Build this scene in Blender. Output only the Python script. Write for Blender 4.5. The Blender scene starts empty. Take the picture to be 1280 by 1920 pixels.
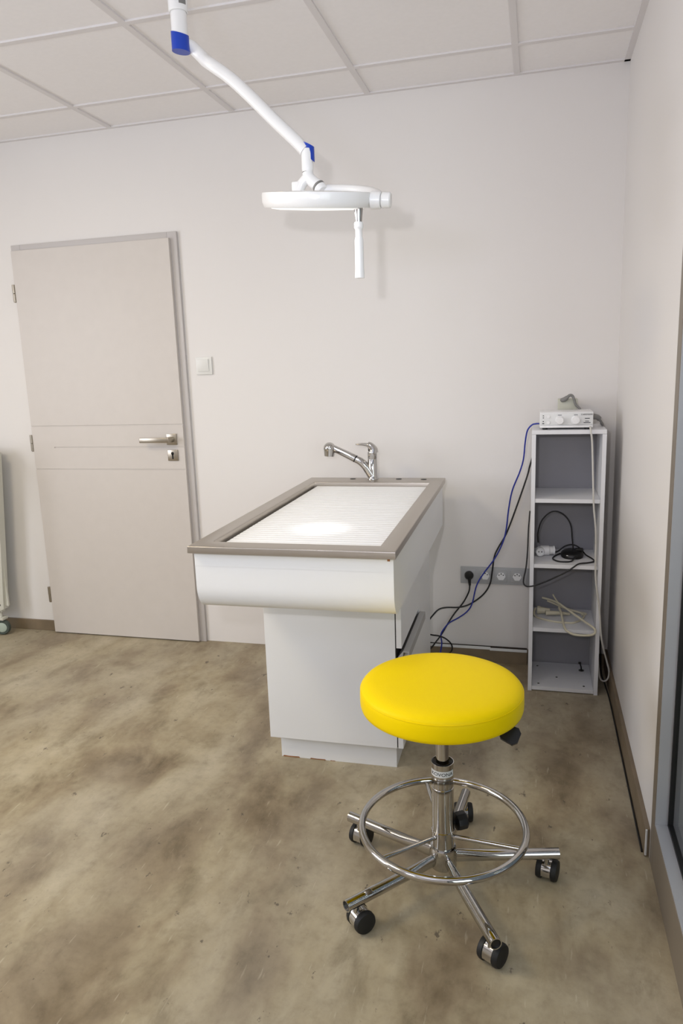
import bpy, bmesh, math, random
from mathutils import Vector, Matrix
from math import sin, cos, pi, radians

random.seed(4)
SC = bpy.context.scene
COL = SC.collection

# ------------------------------------------------------------------ helpers
def lin(r, g, b):
    f = lambda c: (c / 255 / 12.92) if c / 255 <= .04045 else ((c / 255 + .055) / 1.055) ** 2.4
    return (f(r), f(g), f(b), 1.0)

def mat(name, col, rough=.5, metal=0., var=0., vscale=8., bump=0., bscale=200., coat=0., spec=None, emit=None, estr=0.):
    m = bpy.data.materials.new(name); m.use_nodes = True
    nt = m.node_tree; b = nt.nodes['Principled BSDF']
    b.inputs['Roughness'].default_value = rough
    b.inputs['Metallic'].default_value = metal
    b.inputs['Base Color'].default_value = col
    if coat: b.inputs['Coat Weight'].default_value = coat
    if spec is not None: b.inputs['Specular IOR Level'].default_value = spec
    if emit:
        b.inputs['Emission Color'].default_value = emit; b.inputs['Emission Strength'].default_value = estr
    if var or bump:
        tc = nt.nodes.new('ShaderNodeTexCoord')
    if var:
        n = nt.nodes.new('ShaderNodeTexNoise'); n.inputs['Scale'].default_value = vscale; n.inputs['Detail'].default_value = 5
        nt.links.new(tc.outputs['Object'], n.inputs['Vector'])
        r = nt.nodes.new('ShaderNodeValToRGB')
        c = Vector(col[:3])
        r.color_ramp.elements[0].position = .3; r.color_ramp.elements[1].position = .7
        r.color_ramp.elements[0].color = (*(c * (1 - var)), 1); r.color_ramp.elements[1].color = (*[min(1, k) for k in c * (1 + var)], 1)
        nt.links.new(n.outputs['Fac'], r.inputs['Fac']); nt.links.new(r.outputs['Color'], b.inputs['Base Color'])
    if bump:
        n2 = nt.nodes.new('ShaderNodeTexNoise'); n2.inputs['Scale'].default_value = bscale; n2.inputs['Detail'].default_value = 3
        bp = nt.nodes.new('ShaderNodeBump'); bp.inputs['Strength'].default_value = bump; bp.inputs['Distance'].default_value = .002
        nt.links.new(tc.outputs['Object'], n2.inputs['Vector']); nt.links.new(n2.outputs['Fac'], bp.inputs['Height'])
        nt.links.new(bp.outputs['Normal'], b.inputs['Normal'])
    return m

def worldloc(o):
    v = Vector((0, 0, 0))
    while o: v += o.location; o = o.parent
    return v

def obj(name, bm, m, parent=None, smooth=False, angle=40, local=False):
    """link a bmesh as ONE mesh object; vertices are given in place coordinates unless local"""
    if parent and not local:
        bmesh.ops.translate(bm, verts=bm.verts, vec=-worldloc(parent))
    bmesh.ops.recalc_face_normals(bm, faces=bm.faces)
    me = bpy.data.meshes.new(name); bm.to_mesh(me); bm.free()
    if smooth:
        for p in me.polygons: p.use_smooth = True
        try: me.set_sharp_from_angle(angle=radians(angle))
        except Exception: pass
    o = bpy.data.objects.new(name, me); COL.objects.link(o)
    for k in (m if isinstance(m, (list, tuple)) else [m]): me.materials.append(k)
    if parent: o.parent = parent
    return o

def thing(name, label, cat, loc=(0, 0, 0), rotz=0, group=None, kind=None):
    o = bpy.data.objects.new(name, None); COL.objects.link(o); o.location = loc; o.rotation_euler = (0, 0, rotz)
    o.empty_display_size = .1
    return tag(o, label, cat, group, kind)

def tag(o, label=None, cat=None, group=None, kind=None):
    if label: o['label'] = label
    if cat: o['category'] = cat
    if group: o['group'] = group
    if kind: o['kind'] = kind
    return o

def B(): return bmesh.new()

def box(bm, x0, x1, y0, y1, z0, z1, bev=0., M=None, seg=2):
    r = bmesh.ops.create_cube(bm, size=1)
    vs = r['verts']
    for v in vs:
        v.co = Vector(((x0 + x1) / 2 + v.co.x * (x1 - x0), (y0 + y1) / 2 + v.co.y * (y1 - y0), (z0 + z1) / 2 + v.co.z * (z1 - z0)))
    if bev:
        es = list({e for v in vs for e in v.link_edges})
        rr = bmesh.ops.bevel(bm, geom=es, offset=bev, segments=seg, affect='EDGES', profile=.5)
        vs = list({v for f in rr['faces'] for v in f.verts} | {v for v in vs if v.is_valid})
    if M is not None:
        for v in vs: v.co = M @ v.co
    return bm

def frame_from(z, x=None):
    z = Vector(z).normalized()
    a = Vector(x) if x is not None else (Vector((1, 0, 0)) if abs(z.x) < .9 else Vector((0, 1, 0)))
    x = (a - z * a.dot(z)).normalized(); y = z.cross(x)
    return x, y, z

def xform(c, z, x=None):
    x, y, z = frame_from(z, x)
    return Matrix(((x.x, y.x, z.x, c[0]), (x.y, y.y, z.y, c[1]), (x.z, y.z, z.z, c[2]), (0, 0, 0, 1)))

def lathe(bm, prof, n=32, M=None, closed=False):
    """revolve (r,z) pairs; ends on the axis are capped; M places the axis"""
    M = M or Matrix.Identity(4)
    rings = []
    for r, z in prof:
        if r < 1e-6: rings.append([bm.verts.new(M @ Vector((0, 0, z)))])
        else: rings.append([bm.verts.new(M @ Vector((r * cos(2 * pi * k / n), r * sin(2 * pi * k / n), z))) for k in range(n)])
    pairs = list(zip(rings, rings[1:]))
    if closed: pairs.append((rings[-1], rings[0]))
    for a, b in pairs:
        for k in range(n):
            k2 = (k + 1) % n
            if len(a) == 1 and len(b) == 1: continue
            if len(a) == 1: bm.faces.new((a[0], b[k], b[k2]))
            elif len(b) == 1: bm.faces.new((a[k], b[0], a[k2]))
            else: bm.faces.new((a[k], b[k], b[k2], a[k2]))
    return bm

def cyl(bm, p0, p1, r0, r1=None, n=24, ch=0.):
    r1 = r0 if r1 is None else r1
    d = Vector(p1) - Vector(p0); L = d.length
    pr = [(0, 0), (r0 - ch, 0), (r0, ch), (r1, L - ch), (r1 - ch, L), (0, L)] if ch else [(0, 0), (r0, 0), (r1, L), (0, L)]
    return lathe(bm, pr, n, xform(p0, d))

def smooth_path(pts, sub=8):
    P = [Vector(p) for p in pts]
    if len(P) < 3: return P
    Q = [P[0] * 2 - P[1]] + P + [P[-1] * 2 - P[-2]]
    out = []
    for i in range(1, len(Q) - 2):
        p0, p1, p2, p3 = Q[i - 1:i + 3]
        for k in range(sub):
            t = k / sub
            out.append(.5 * ((2 * p1) + (p2 - p0) * t + (2 * p0 - 5 * p1 + 4 * p2 - p3) * t * t + (3 * p1 - p0 - 3 * p2 + p3) * t ** 3))
    out.append(P[-1]); return out

def tube(bm, pts, r, n=10, sub=8, closed=False, cap=True):
    P = smooth_path(pts, sub) if sub > 1 else [Vector(p) for p in pts]
    rr = r if callable(r) else (lambda t: r)
    N = len(P); rings = []
    t0 = (P[1] - P[0]).normalized()
    x, y, _ = frame_from(t0)
    for i, p in enumerate(P):
        if closed: t = (P[(i + 1) % N] - P[i - 1]).normalized()
        else: t = (P[min(i + 1, N - 1)] - P[max(i - 1, 0)]).normalized()
        x = (x - t * x.dot(t))
        x = x.normalized() if x.length > 1e-6 else frame_from(t)[0]
        y = t.cross(x); R = rr(i / (N - 1))
        rings.append([bm.verts.new(p + (x * cos(2 * pi * k / n) + y * sin(2 * pi * k / n)) * R) for k in range(n)])
    prs = list(zip(rings, rings[1:])) + ([(rings[-1], rings[0])] if closed else [])
    for a, b in prs:
        for k in range(n): bm.faces.new((a[k], a[(k + 1) % n], b[(k + 1) % n], b[k]))
    if cap and not closed:
        bm.faces.new(rings[0][::-1]); bm.faces.new(rings[-1])
    return bm

def prism(bm, poly, a, b, axis='x', M=None):
    def mk(u, v, w):
        p = {'x': Vector((w, u, v)), 'y': Vector((u, w, v)), 'z': Vector((u, v, w))}[axis]
        return bm.verts.new(M @ p if M else p)
    A = [mk(u, v, a) for u, v in poly]; C = [mk(u, v, b) for u, v in poly]
    n = len(poly)
    bm.faces.new(A); bm.faces.new(C[::-1])
    for k in range(n): bm.faces.new((A[k], C[k], C[(k + 1) % n], A[(k + 1) % n]))
    return bm

def sphere(bm, c, r, sc=(1, 1, 1), M=None, seg=24):
    res = bmesh.ops.create_uvsphere(bm, u_segments=seg, v_segments=seg // 2, radius=r)
    for v in res['verts']:
        p = Vector((v.co.x * sc[0], v.co.y * sc[1], v.co.z * sc[2]))
        v.co = (M @ p if M else p) + Vector(c)
    return bm

def text_bm(s, size, thick=.0002):
    cu = bpy.data.curves.new('lettering', 'FONT'); cu.body = s; cu.size = size; cu.align_x = 'CENTER'; cu.align_y = 'CENTER'; cu.extrude = thick
    t = bpy.data.objects.new('lettering', cu); COL.objects.link(t)
    dg = bpy.context.evaluated_depsgraph_get(); dg.update()
    me = bpy.data.meshes.new_from_object(t.evaluated_get(dg))
    bm = B(); bm.from_mesh(me)
    bpy.data.objects.remove(t); bpy.data.curves.remove(cu); bpy.data.meshes.remove(me)
    return bm

# ------------------------------------------------------------------ materials
WALL = mat('wall_paint', lin(228, 224, 220), .62, bump=.08, bscale=260)
CEIL = mat('ceiling_tile', lin(245, 242, 241), .8, var=.012, vscale=60, bump=.12, bscale=420)
GRID = mat('ceiling_grid_white', lin(225, 221, 220), .5)
DOORM = mat('door_laminate', lin(206, 199, 192), .45, var=.012, vscale=20)
FRAMEM = mat('door_frame_paint', lin(196, 191, 188), .42)
NICKEL = mat('satin_nickel', lin(166, 158, 145), .34, 1.)
DARK = mat('dark_gap', lin(24, 22, 20), .7)
WHITEP = mat('white_plastic', lin(238, 238, 238), .35)
WHITEL = mat('white_laminate', lin(233, 233, 233), .38)
WHITEE = mat('white_enamel', lin(243, 243, 242), .28, coat=.3)
TRAYM = mat('tray_white', lin(248, 248, 247), .45)
BLUE = mat('blue_plastic', lin(14, 62, 178), .3)
CHROME = mat('chrome', lin(194, 192, 189), .07, 1.)
BLACK = mat('black_plastic', lin(17, 17, 18), .38)
RUBBER = mat('black_rubber', lin(20, 20, 20), .6)
LABELM = mat('label_white', lin(226, 227, 226), .5)
INK = mat('dark_ink', lin(28, 30, 38), .6)
SOCKG = mat('grey_socket_plastic', lin(176, 177, 178), .45)
SHELFM = mat('shelf_laminate', lin(228, 228, 230), .5, var=.01, vscale=30)
SHELFB = mat('shelf_back_shaded', lin(150, 149, 154), .6)  # darker than the shelf laminate: compartment shade put into the colour
BEIGE = mat('beige_plastic', lin(192, 192, 176), .5)
GREYC = mat('grey_cable', lin(128, 127, 124), .5)
CREAM = mat('cream_cable', lin(214, 207, 182), .5)
OFFW = mat('offwhite_cable', lin(206, 203, 196), .5)
BLUEC = mat('blue_cable', lin(34, 50, 150), .45)
BLKC = mat('black_cable', lin(20, 20, 21), .5)
MDF = mat('raw_particle_board', lin(150, 100, 60), .8, var=.25, vscale=60)
ALU = mat('brushed_aluminium', lin(176, 174, 172), .33, 1.)
GAPSHADE = mat('gap_shade_brown', lin(66, 58, 48), .8)  # brown that stands for the shade in the skirting gap
SWITCHM = mat('switch_white', lin(226, 225, 220), .4)
GRIPM = mat('anodised_grip', lin(172, 171, 169), .5, .15)
SKIRT = mat('skirting_vinyl', lin(122, 107, 86), .5, var=.16, vscale=9)
TROLL = mat('trolley_paint', lin(206, 205, 194), .45)
GREENG = mat('grey_green_tyre', lin(72, 82, 76), .55)
GREENH = mat('pale_green_hub', lin(176, 190, 178), .45)
WFRAME = mat('window_frame_taupe', lin(124, 114, 100), .42)
WSASH = mat('window_rebate_grey', lin(166, 167, 170), .4)
GASK = mat('window_gasket', lin(10, 10, 11), .5)
SCREW = mat('zinc_screw', lin(110, 108, 104), .4, 1.)
LENS = mat('lamp_lens', lin(235, 238, 240), .25, emit=(1, .98, .95, 1), estr=.6)

def steel():
    m = mat('brushed_steel', lin(186, 179, 170), .3, 1.)
    nt = m.node_tree; b = nt.nodes['Principled BSDF']
    tc = nt.nodes.new('ShaderNodeTexCoord'); mp = nt.nodes.new('ShaderNodeMapping'); mp.inputs['Scale'].default_value = (3, 260, 40)
    n = nt.nodes.new('ShaderNodeTexNoise'); n.inputs['Scale'].default_value = 6; n.inputs['Detail'].default_value = 4
    r = nt.nodes.new('ShaderNodeMapRange'); r.inputs['To Min'].default_value = .24; r.inputs['To Max'].default_value = .42
    nt.links.new(tc.outputs['Object'], mp.inputs['Vector']); nt.links.new(mp.outputs['Vector'], n.inputs['Vector'])
    nt.links.new(n.outputs['Fac'], r.inputs['Value']); nt.links.new(r.outputs['Result'], b.inputs['Roughness'])
    return m
STEEL = steel()

def yellow():
    m = mat('yellow_leatherette', (1, .72, 0, 1), .46, bump=.2, bscale=420, spec=.12)
    return m
YELLOW = yellow()

def floor_mat():
    m = bpy.data.materials.new('vinyl_concrete_floor'); m.use_nodes = True
    nt = m.node_tree; b = nt.nodes['Principled BSDF']; L = nt.links.new
    tc = nt.nodes.new('ShaderNodeTexCoord')
    rot = nt.nodes.new('ShaderNodeMapping'); rot.inputs['Rotation'].default_value = (0, 0, radians(9)); rot.inputs['Scale'].default_value = (1.5, .85, 1)
    L(tc.outputs['Object'], rot.inputs['Vector'])
    def noise(scale, det, rough=.55, dist=0., vec=None):
        n = nt.nodes.new('ShaderNodeTexNoise'); n.inputs['Scale'].default_value = scale; n.inputs['Detail'].default_value = det
        n.inputs['Roughness'].default_value = rough; n.inputs['Distortion'].default_value = dist
        L((vec or rot).outputs['Vector' if vec is None or vec == rot else 'Object'], n.inputs['Vector']); return n
    def ramp(src, stops):
        r = nt.nodes.new('ShaderNodeValToRGB'); e = r.color_ramp.elements
        while len(e) < len(stops): e.new(.5)
        for k, (p, c) in enumerate(stops): e[k].position = p; e[k].color = c
        L(src, r.inputs['Fac']); return r
    def mix(a, c, fac, mode='MIX'):
        n = nt.nodes.new('ShaderNodeMixRGB'); n.blend_type = mode
        if hasattr(fac, 'links'): L(fac, n.inputs['Fac'])
        else: n.inputs['Fac'].default_value = fac
        for s, k in ((a, 'Color1'), (c, 'Color2')):
            if hasattr(s, 'links'): L(s, n.inputs[k])
            else: n.inputs[k].default_value = s
        return n.outputs['Color']
    big = noise(2.6, 6, .56, .3)
    base = ramp(big.outputs['Fac'], [(.31, lin(118, 103, 80)), (.42, lin(145, 130, 105)), (.49, lin(161, 148, 121)), (.58, lin(173, 161, 135)), (.70, lin(188, 177, 152))])
    med = noise(6.5, 9, .64, .3)
    medr = ramp(med.outputs['Fac'], [(.33, (.60, .58, .54, 1)), (.43, (.88, .87, .85, 1)), (.50, (1, 1, 1, 1)), (.66, (1.1, 1.1, 1.09, 1))])
    c = mix(base.outputs['Color'], medr.outputs['Color'], .8, 'MULTIPLY')
    # warm grey washes
    w = noise(1.1, 3, .5, 0, None)
    wr = ramp(w.outputs['Fac'], [(.42, (0, 0, 0, 1)), (.62, (1, 1, 1, 1))])
    wf = nt.nodes.new('ShaderNodeMath'); wf.operation = 'MULTIPLY'; wf.inputs[1].default_value = .35
    L(wr.outputs['Color'], wf.inputs[0])
    c = mix(c, lin(168, 160, 146), wf.outputs['Value'])
    # fine trowel grain
    g = nt.nodes.new('ShaderNodeTexNoise'); g.inputs['Scale'].default_value = 34; g.inputs['Detail'].default_value = 8; g.inputs['Roughness'].default_value = .7
    L(tc.outputs['Object'], g.inputs['Vector'])
    gr = ramp(g.outputs['Fac'], [(.3, (.82, .81, .8, 1)), (.5, (1, 1, 1, 1)), (.72, (1.08, 1.08, 1.07, 1))])
    c = mix(c, gr.outputs['Color'], .75, 'MULTIPLY')
    # scattered dark pits
    s1 = nt.nodes.new('ShaderNodeTexNoise'); s1.inputs['Scale'].default_value = 15; s1.inputs['Detail'].default_value = 6; s1.inputs['Roughness'].default_value = .72
    L(rot.outputs['Vector'], s1.inputs['Vector'])
    sr = ramp(s1.outputs['Fac'], [(.635, (0, 0, 0, 1)), (.67, (1, 1, 1, 1))])
    sf = nt.nodes.new('ShaderNodeMath'); sf.operation = 'MULTIPLY'; sf.inputs[1].default_value = .75
    L(sr.outputs['Color'], sf.inputs[0])
    c = mix(c, lin(78, 70, 62), sf.outputs['Value'])
    # pale scratches
    mp2 = nt.nodes.new('ShaderNodeMapping'); mp2.inputs['Rotation'].default_value = (0, 0, radians(-14)); mp2.inputs['Scale'].default_value = (70, 8, 1)
    L(tc.outputs['Object'], mp2.inputs['Vector'])
    s2 = nt.nodes.new('ShaderNodeTexNoise'); s2.inputs['Scale'].default_value = 1.4; s2.inputs['Detail'].default_value = 4
    L(mp2.outputs['Vector'], s2.inputs['Vector'])
    s2r = ramp(s2.outputs['Fac'], [(.66, (0, 0, 0, 1)), (.74, (1, 1, 1, 1))])
    s2f = nt.nodes.new('ShaderNodeMath'); s2f.operation = 'MULTIPLY'; s2f.inputs[1].default_value = .3
    L(s2r.outputs['Color'], s2f.inputs[0])
    c = mix(c, lin(216, 206, 184), s2f.outputs['Value'])
    L(c, b.inputs['Base Color'])
    b.inputs['Roughness'].default_value = .5; b.inputs['Specular IOR Level'].default_value = .35
    bp = nt.nodes.new('ShaderNodeBump'); bp.inputs['Strength'].default_value = .12; bp.inputs['Distance'].default_value = .002
    L(g.outputs['Fac'], bp.inputs['Height']); L(bp.outputs['Normal'], b.inputs['Normal'])
    return m
FLOORM = floor_mat()

def glass_mat():
    m = bpy.data.materials.new('window_glass'); m.use_nodes = True
    nt = m.node_tree; nt.nodes.remove(nt.nodes['Principled BSDF'])
    tr_ = nt.nodes.new('ShaderNodeBsdfTransparent'); tr_.inputs['Color'].default_value = (.84, .89, .88, 1)
    gl = nt.nodes.new('ShaderNodeBsdfGlossy'); gl.inputs['Roughness'].default_value = .01
    lw = nt.nodes.new('ShaderNodeLayerWeight'); lw.inputs['Blend'].default_value = .5
    pw = nt.nodes.new('ShaderNodeMath'); pw.operation = 'POWER'; pw.inputs[1].default_value = 4.
    fr = nt.nodes.new('ShaderNodeMath'); fr.operation = 'MULTIPLY_ADD'; fr.inputs[1].default_value = .85; fr.inputs[2].default_value = .04
    nt.links.new(lw.outputs['Facing'], pw.inputs[0]); nt.links.new(pw.outputs[0], fr.inputs[0])
    mx = nt.nodes.new('ShaderNodeMixShader')
    nt.links.new(fr.outputs[0], mx.inputs[0]); nt.links.new(tr_.outputs[0], mx.inputs[1]); nt.links.new(gl.outputs[0], mx.inputs[2])
    nt.links.new(mx.outputs[0], nt.nodes['Material Output'].inputs['Surface'])
    return m
GLASS = glass_mat()
PAVE = mat('outdoor_paving', lin(120, 120, 116), .8, var=.1, vscale=3)

# ------------------------------------------------------------------ the room
H = 2.4507
XL, YF = -4.1, -5.2          # left wall, wall behind the camera
def struct(name, bm, m, parent=None, **k):
    o = obj(name, bm, m, parent, **k)
    if not parent: o['kind'] = 'structure'
    return o
struct('floor', box(B(), XL - .1, .12, YF - .1, .1, -.08, 0), FLOORM)
struct('wall_back', box(B(), XL - .1, .12, 0, .1, 0, H), WALL)
struct('wall_left', box(B(), XL - .1, XL, YF, 0, 0, H), WALL)
struct('wall_front', box(B(), XL - .1, .12, YF - .1, YF, 0, H), WALL)
# right wall with the opening of the glazed door: y -4.2 .. -1.31
OY0, OY1, OZ = -4.2, -1.315, 2.2
bm = B(); box(bm, 0, .12, OY1, 0, 0, H); box(bm, 0, .12, YF, OY0, 0, H); box(bm, 0, .12, OY0, OY1, OZ, H)
struct('wall_right', bm, WALL)
# suspended ceiling: tiles lie just above the visible grid bars
ceil = struct('ceiling', box(B(), XL - .1, .12, YF - .1, .1, H + .004, H + .08), CEIL)
bm = B(); T = .6; xt, ya = -.4171, -.2929
k = 0
while xt - T * k > XL:
    x = xt - T * k; box(bm, x - .012, x + .012, YF, 0, H - .002, H + .006, .001); k += 1
k = 0
while ya - T * k > YF:
    y = ya - T * k; box(bm, XL, 0, y - .012, y + .012, H - .0022, H + .006, .001); k += 1
struct('trim_1', bm, GRID)
bm = B(); box(bm, XL, 0, -.019, 0, H - .0026, H + .006); box(bm, -.022, 0, YF, 0, H - .0026, H + .006); box(bm, XL, XL + .02, YF, 0, H - .0026, H + .006)
struct('trim_2', bm, GRID)

# skirting
struct('baseboard_left', box(B(), XL, -2.812, -.011, 0, 0, .058, .002), SKIRT)
bm = B(); box(bm, -.96, -.343, -.036, -.026, 0, .062, .0008); box(bm, -.343, 0, -.012, 0, 0, .062, .0008)
bb = struct('baseboard_back', bm, SKIRT)
bm = B(); box(bm, -.96, -.505, -.0362, -.028, .0622, .0725); box(bm, -.507, -.343, -.039, -.0285, .0595, .0685)
struct('white_edge_strip', bm, LABELM, bb)
struct('gap_shade_strip', box(B(), -.96, -.343, -.0016, -.0002, .05, .0665), GAPSHADE, bb)  # strip painted in as the shade of the gap behind the skirting
br = struct('baseboard_right', box(B(), -.013, 0, -1.306, 0, 0, .085, .0015), SKIRT)
struct('end_cap', box(B(), -.0125, -.0075, -1.3105, -1.3055, .006, .084, .0008), LABELM, br)

# ------------------------------------------------------------------ door_1
d = bpy.data.objects.new('door_1', None); COL.objects.link(d); d.location = (-2.367, 0, 0); d['kind'] = 'structure'
DL, DR, DT = -2.81, -1.9247, 1.982
bm = B()
box(bm, DL, DL + .05, -.016, -.0005, 0, DT, .002); box(bm, DR - .048, DR, -.016, -.0005, 0, DT, .002); box(bm, DL + .05, DR - .048, -.016, -.0005, DT - .05, DT, .002)
struct('door_frame', bm, FRAMEM, d, smooth=True)
bm = B(); LX0, LX1, LT = -2.799, -1.956, 1.953
box(bm, LX0, LX1, -.031, -.016, .006, LT)
yb, yf = -.0305, -.0345; g = .0028
g3, g2, g1 = 1.104, .997, .886
box(bm, LX0, LX1, yf, yb, g3 + g, LT, .001); box(bm, LX0, LX1, yf, yb, .006, g1 - g, .001)
box(bm, LX0, -2.676, yf, yb, g1 + g, g3 - g, .0004)
box(bm, -2.6765, LX1, yf, yb, g2 + g, g3 - g, .0004); box(bm, -2.6765, LX1, yf, yb, g1 + g, g2 - g, .0004)
struct('door_leaf', bm, DOORM, d)
# lever handle on a square rose
bm = B(); hx, hz = -2.017, 1.034
box(bm, hx - .0265, hx + .0265, -.0425, -.034, hz - .0265, hz + .0265, .0015)
box(bm, hx - .011, hx + .013, -.09, -.042, hz - .011, hz + .013, .003)
box(bm, hx - .143, hx + .0125, -.096, -.084, hz - .0105, hz + .0125, .002)
struct('door_handle', bm, NICKEL, d, smooth=True)
bm = B(); ez = .957
box(bm, hx - .0265, hx + .0265, -.042, -.034, ez - .0265, ez + .0265, .0015)
es = struct('lock_escutcheon', bm, NICKEL, d, smooth=True)
bm = B(); cyl(bm, (hx, -.0425, ez + .009), (hx, -.0415, ez + .009), .0075); box(bm, hx - .004, hx + .004, -.0425, -.0415, ez - .018, ez + .008)
struct('keyhole', bm, DARK, es)
for z in (1.755, 1.02, .215):
    bm = B(); cyl(bm, (-2.806, -.034, z), (-2.806, -.034, z + .042), .0075, n=16, ch=.001); cyl(bm, (-2.806, -.034, z - .04), (-2.806, -.034, z - .001), .007, n=16, ch=.001)
    cyl(bm, (-2.806, -.034, z - .043), (-2.806, -.034, z - .04), .005, n=12)
    box(bm, -2.812, -2.80, -.03, -.017, z - .035, z + .038)
    struct('hinge', bm, [NICKEL], d, smooth=True)

# ------------------------------------------------------------------ window_1: floor length glazing in the right wall
w = bpy.data.objects.new('window_1', None); COL.objects.link(w); w.location = (.02, -2.7, 0); w['kind'] = 'structure'
FY, BZ, FD = -1.362, .137, .031
bm = B()
box(bm, -.0005, .11, FY, OY1, 0, OZ, .001); box(bm, -.0005, .11, OY0, OY0 + .06, 0, OZ, .001)
box(bm, -.0005, .11, OY0 + .06, FY, 0, BZ, .001); box(bm, -.0005, .11, OY0 + .06, FY, OZ - .06, OZ, .001)
struct('window_frame', bm, WFRAME, w)
bm = B()   # pale rebate lining
box(bm, .0008, FD, FY - .0045, FY + .0005, BZ, OZ - .06); box(bm, .0008, FD, OY0 + .06, FY - .004, BZ - .0005, BZ + .0045)
box(bm, .0008, FD, OY0 + .06, FY, OZ - .065, OZ - .059); box(bm, .0008, FD, OY0 + .0595, OY0 + .065, BZ, OZ - .06)
struct('rebate_lining', bm, WSASH, w)
bm = B()
box(bm, FD, .055, FY - .014, FY + .0002, BZ, OZ - .06); box(bm, FD, .055, OY0 + .06, FY, BZ, BZ + .014)
box(bm, FD, .055, OY0 + .06, FY, OZ - .075, OZ - .06); box(bm, FD, .055, OY0 + .06, OY0 + .074, BZ, OZ - .06)
struct('gasket', bm, GASK, w)
bm = B(); box(bm, FD + .006, FD + .012, OY0 + .07, FY - .013, BZ + .0135, OZ - .07)
struct('pane', bm, GLASS, w)
struct('ground', box(B(), .12, 8, -9, 4, -.12, -.02), PAVE)

# ------------------------------------------------------------------ light switch, socket strip
s = thing('light_switch', 'white square rocker light switch on the wall beside the door', 'light switch', (-1.8365, 0, 1.3755))
struct('frame', box(B(), -1.877, -1.796, -.009, -.0004, 1.335, 1.416, .0015), SWITCHM, s, smooth=True)
M = Matrix.Translation((-1.8385, -.011, 1.378)) @ Matrix.Rotation(radians(3.5), 4, 'X') @ Matrix.Rotation(radians(2), 4, 'Z')
struct('rocker', box(B(), -.0275, .0275, -.004, .004, -.0285, .0285, .0012, M), SWITCHM, s, smooth=True)

sp = thing('socket_strip', 'grey four gang wall socket strip behind the cables, left of the shelf', 'socket', (-.49, 0, .404))
bm = B(); box(bm, -.641, -.336, -.009, -.0004, .365, .443, .002)
obj('frame', bm, SOCKG, sp, smooth=True)
for x in (-.6023, -.5312, -.4608, -.3912):
    bm = B(); box(bm, x - .026, x + .026, -.0115, -.0085, .378, .431, .001)
    mech = obj('socket', bm, SOCKG, sp, smooth=True)
    bm = B(); lathe(bm, [(0, 0), (.0185, 0), (.0195, .0015), (.0195, .002), (0, .002)], 6, xform((x, -.0112, .404), (0, -1, 0)))
    obj('insert', bm, WHITEP, mech)
    bm = B()
    for dx, dz in ((-.0095, .006), (.0095, .006)): cyl(bm, (x + dx, -.0135, .404 + dz), (x + dx, -.0128, .404 + dz), .0026, n=12)
    cyl(bm, (x, -.0175, .404 + .0125), (x, -.0128, .404 + .0125), .0024, n=12)
    obj('contact', bm, DARK, mech)

# ------------------------------------------------------------------ treatment table
TR = radians(.8)
tb = thing('treatment_table', 'white treatment table with steel rimmed basin top and drawer cabinet below', 'treatment table', (-.9815, -.774, 0), TR)
L = dict(local=True)
RX0, RX1, RY0, RY1 = -.2985, .2985, -.63, .63        # steel rim outside
IX0, IX1, IY0, IY1 = -.246, .246, -.566, .502          # basin opening
bm = B()
def ring(bm, o, i, z0, z1):
    """rectangular ring with mitred corners"""
    ov = [(o[0], o[2]), (o[1], o[2]), (o[1], o[3]), (o[0], o[3])]; iv = [(i[0], i[2]), (i[1], i[2]), (i[1], i[3]), (i[0], i[3])]
    V = lambda p, z: bm.verts.new((p[0], p[1], z))
    o1 = [V(p, z1) for p in ov]; i1 = [V(p, z1) for p in iv]; o0 = [V(p, z0) for p in ov]; i0 = [V(p, z0) for p in iv]
    for k in range(4):
        j = (k + 1) % 4
        bm.faces.new((o1[k], o1[j], i1[j], i1[k])); bm.faces.new((o0[k], i0[k], i0[j], o0[j]))
        bm.faces.new((o0[k], o0[j], o1[j], o1[k])); bm.faces.new((i0[k], i1[k], i1[j], i0[j]))
ring(bm, (RX0, RX1, RY0, RY1), (IX0, IX1, IY0, IY1), .8495, .87)
es = [e for e in bm.edges if all(abs(v.co.z - .87) < 1e-5 for v in e.verts) and abs(e.verts[0].co.x * e.verts[1].co.x) > 0 and not (abs(abs(e.verts[0].co.x) - abs(e.verts[1].co.x)) > .01)]
bmesh.ops.bevel(bm, geom=es, offset=.003, segments=3, affect='EDGES', profile=.5)
top = obj('steel_worktop', bm, STEEL, tb, smooth=True, **L)
bm = B()
ring(bm, (IX0 - .002, IX1 + .002, IY0 - .002, IY1 + .002), (IX0, IX1, IY0, IY1), .812, .8495)
box(bm, IX0 - .002, IX1 + .002, IY0 - .002, IY1 + .002, .808, .8125)
obj('basin', bm, STEEL, tb, **L)
for (x, y) in ((-.098, .592), (.104, .592), (.212, .583)):
    bm = B(); lathe(bm, [(0, 0), (.0125, 0), (.0125, .0012), (.011, .0018), (0, .0018)], 20, Matrix.Translation((x, y, .8698)))
    obj('hole_plug', bm, BLACK, top, smooth=True, **L)
# apron (profile y,z) with a rounded front bottom edge
AX0, AX1, AZ0 = -.29, .2885, .672
prof = [(-.606, .8485), (-.606, .745)]
for a in range(1, 13):
    t = radians(90 * a / 12); R1, R2 = .06, .745 - AZ0
    prof.append((-.606 + R1 * (1 - cos(t)), .745 - R2 * sin(t)))
prof += [(.606, AZ0), (.606, .8485)]
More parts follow.
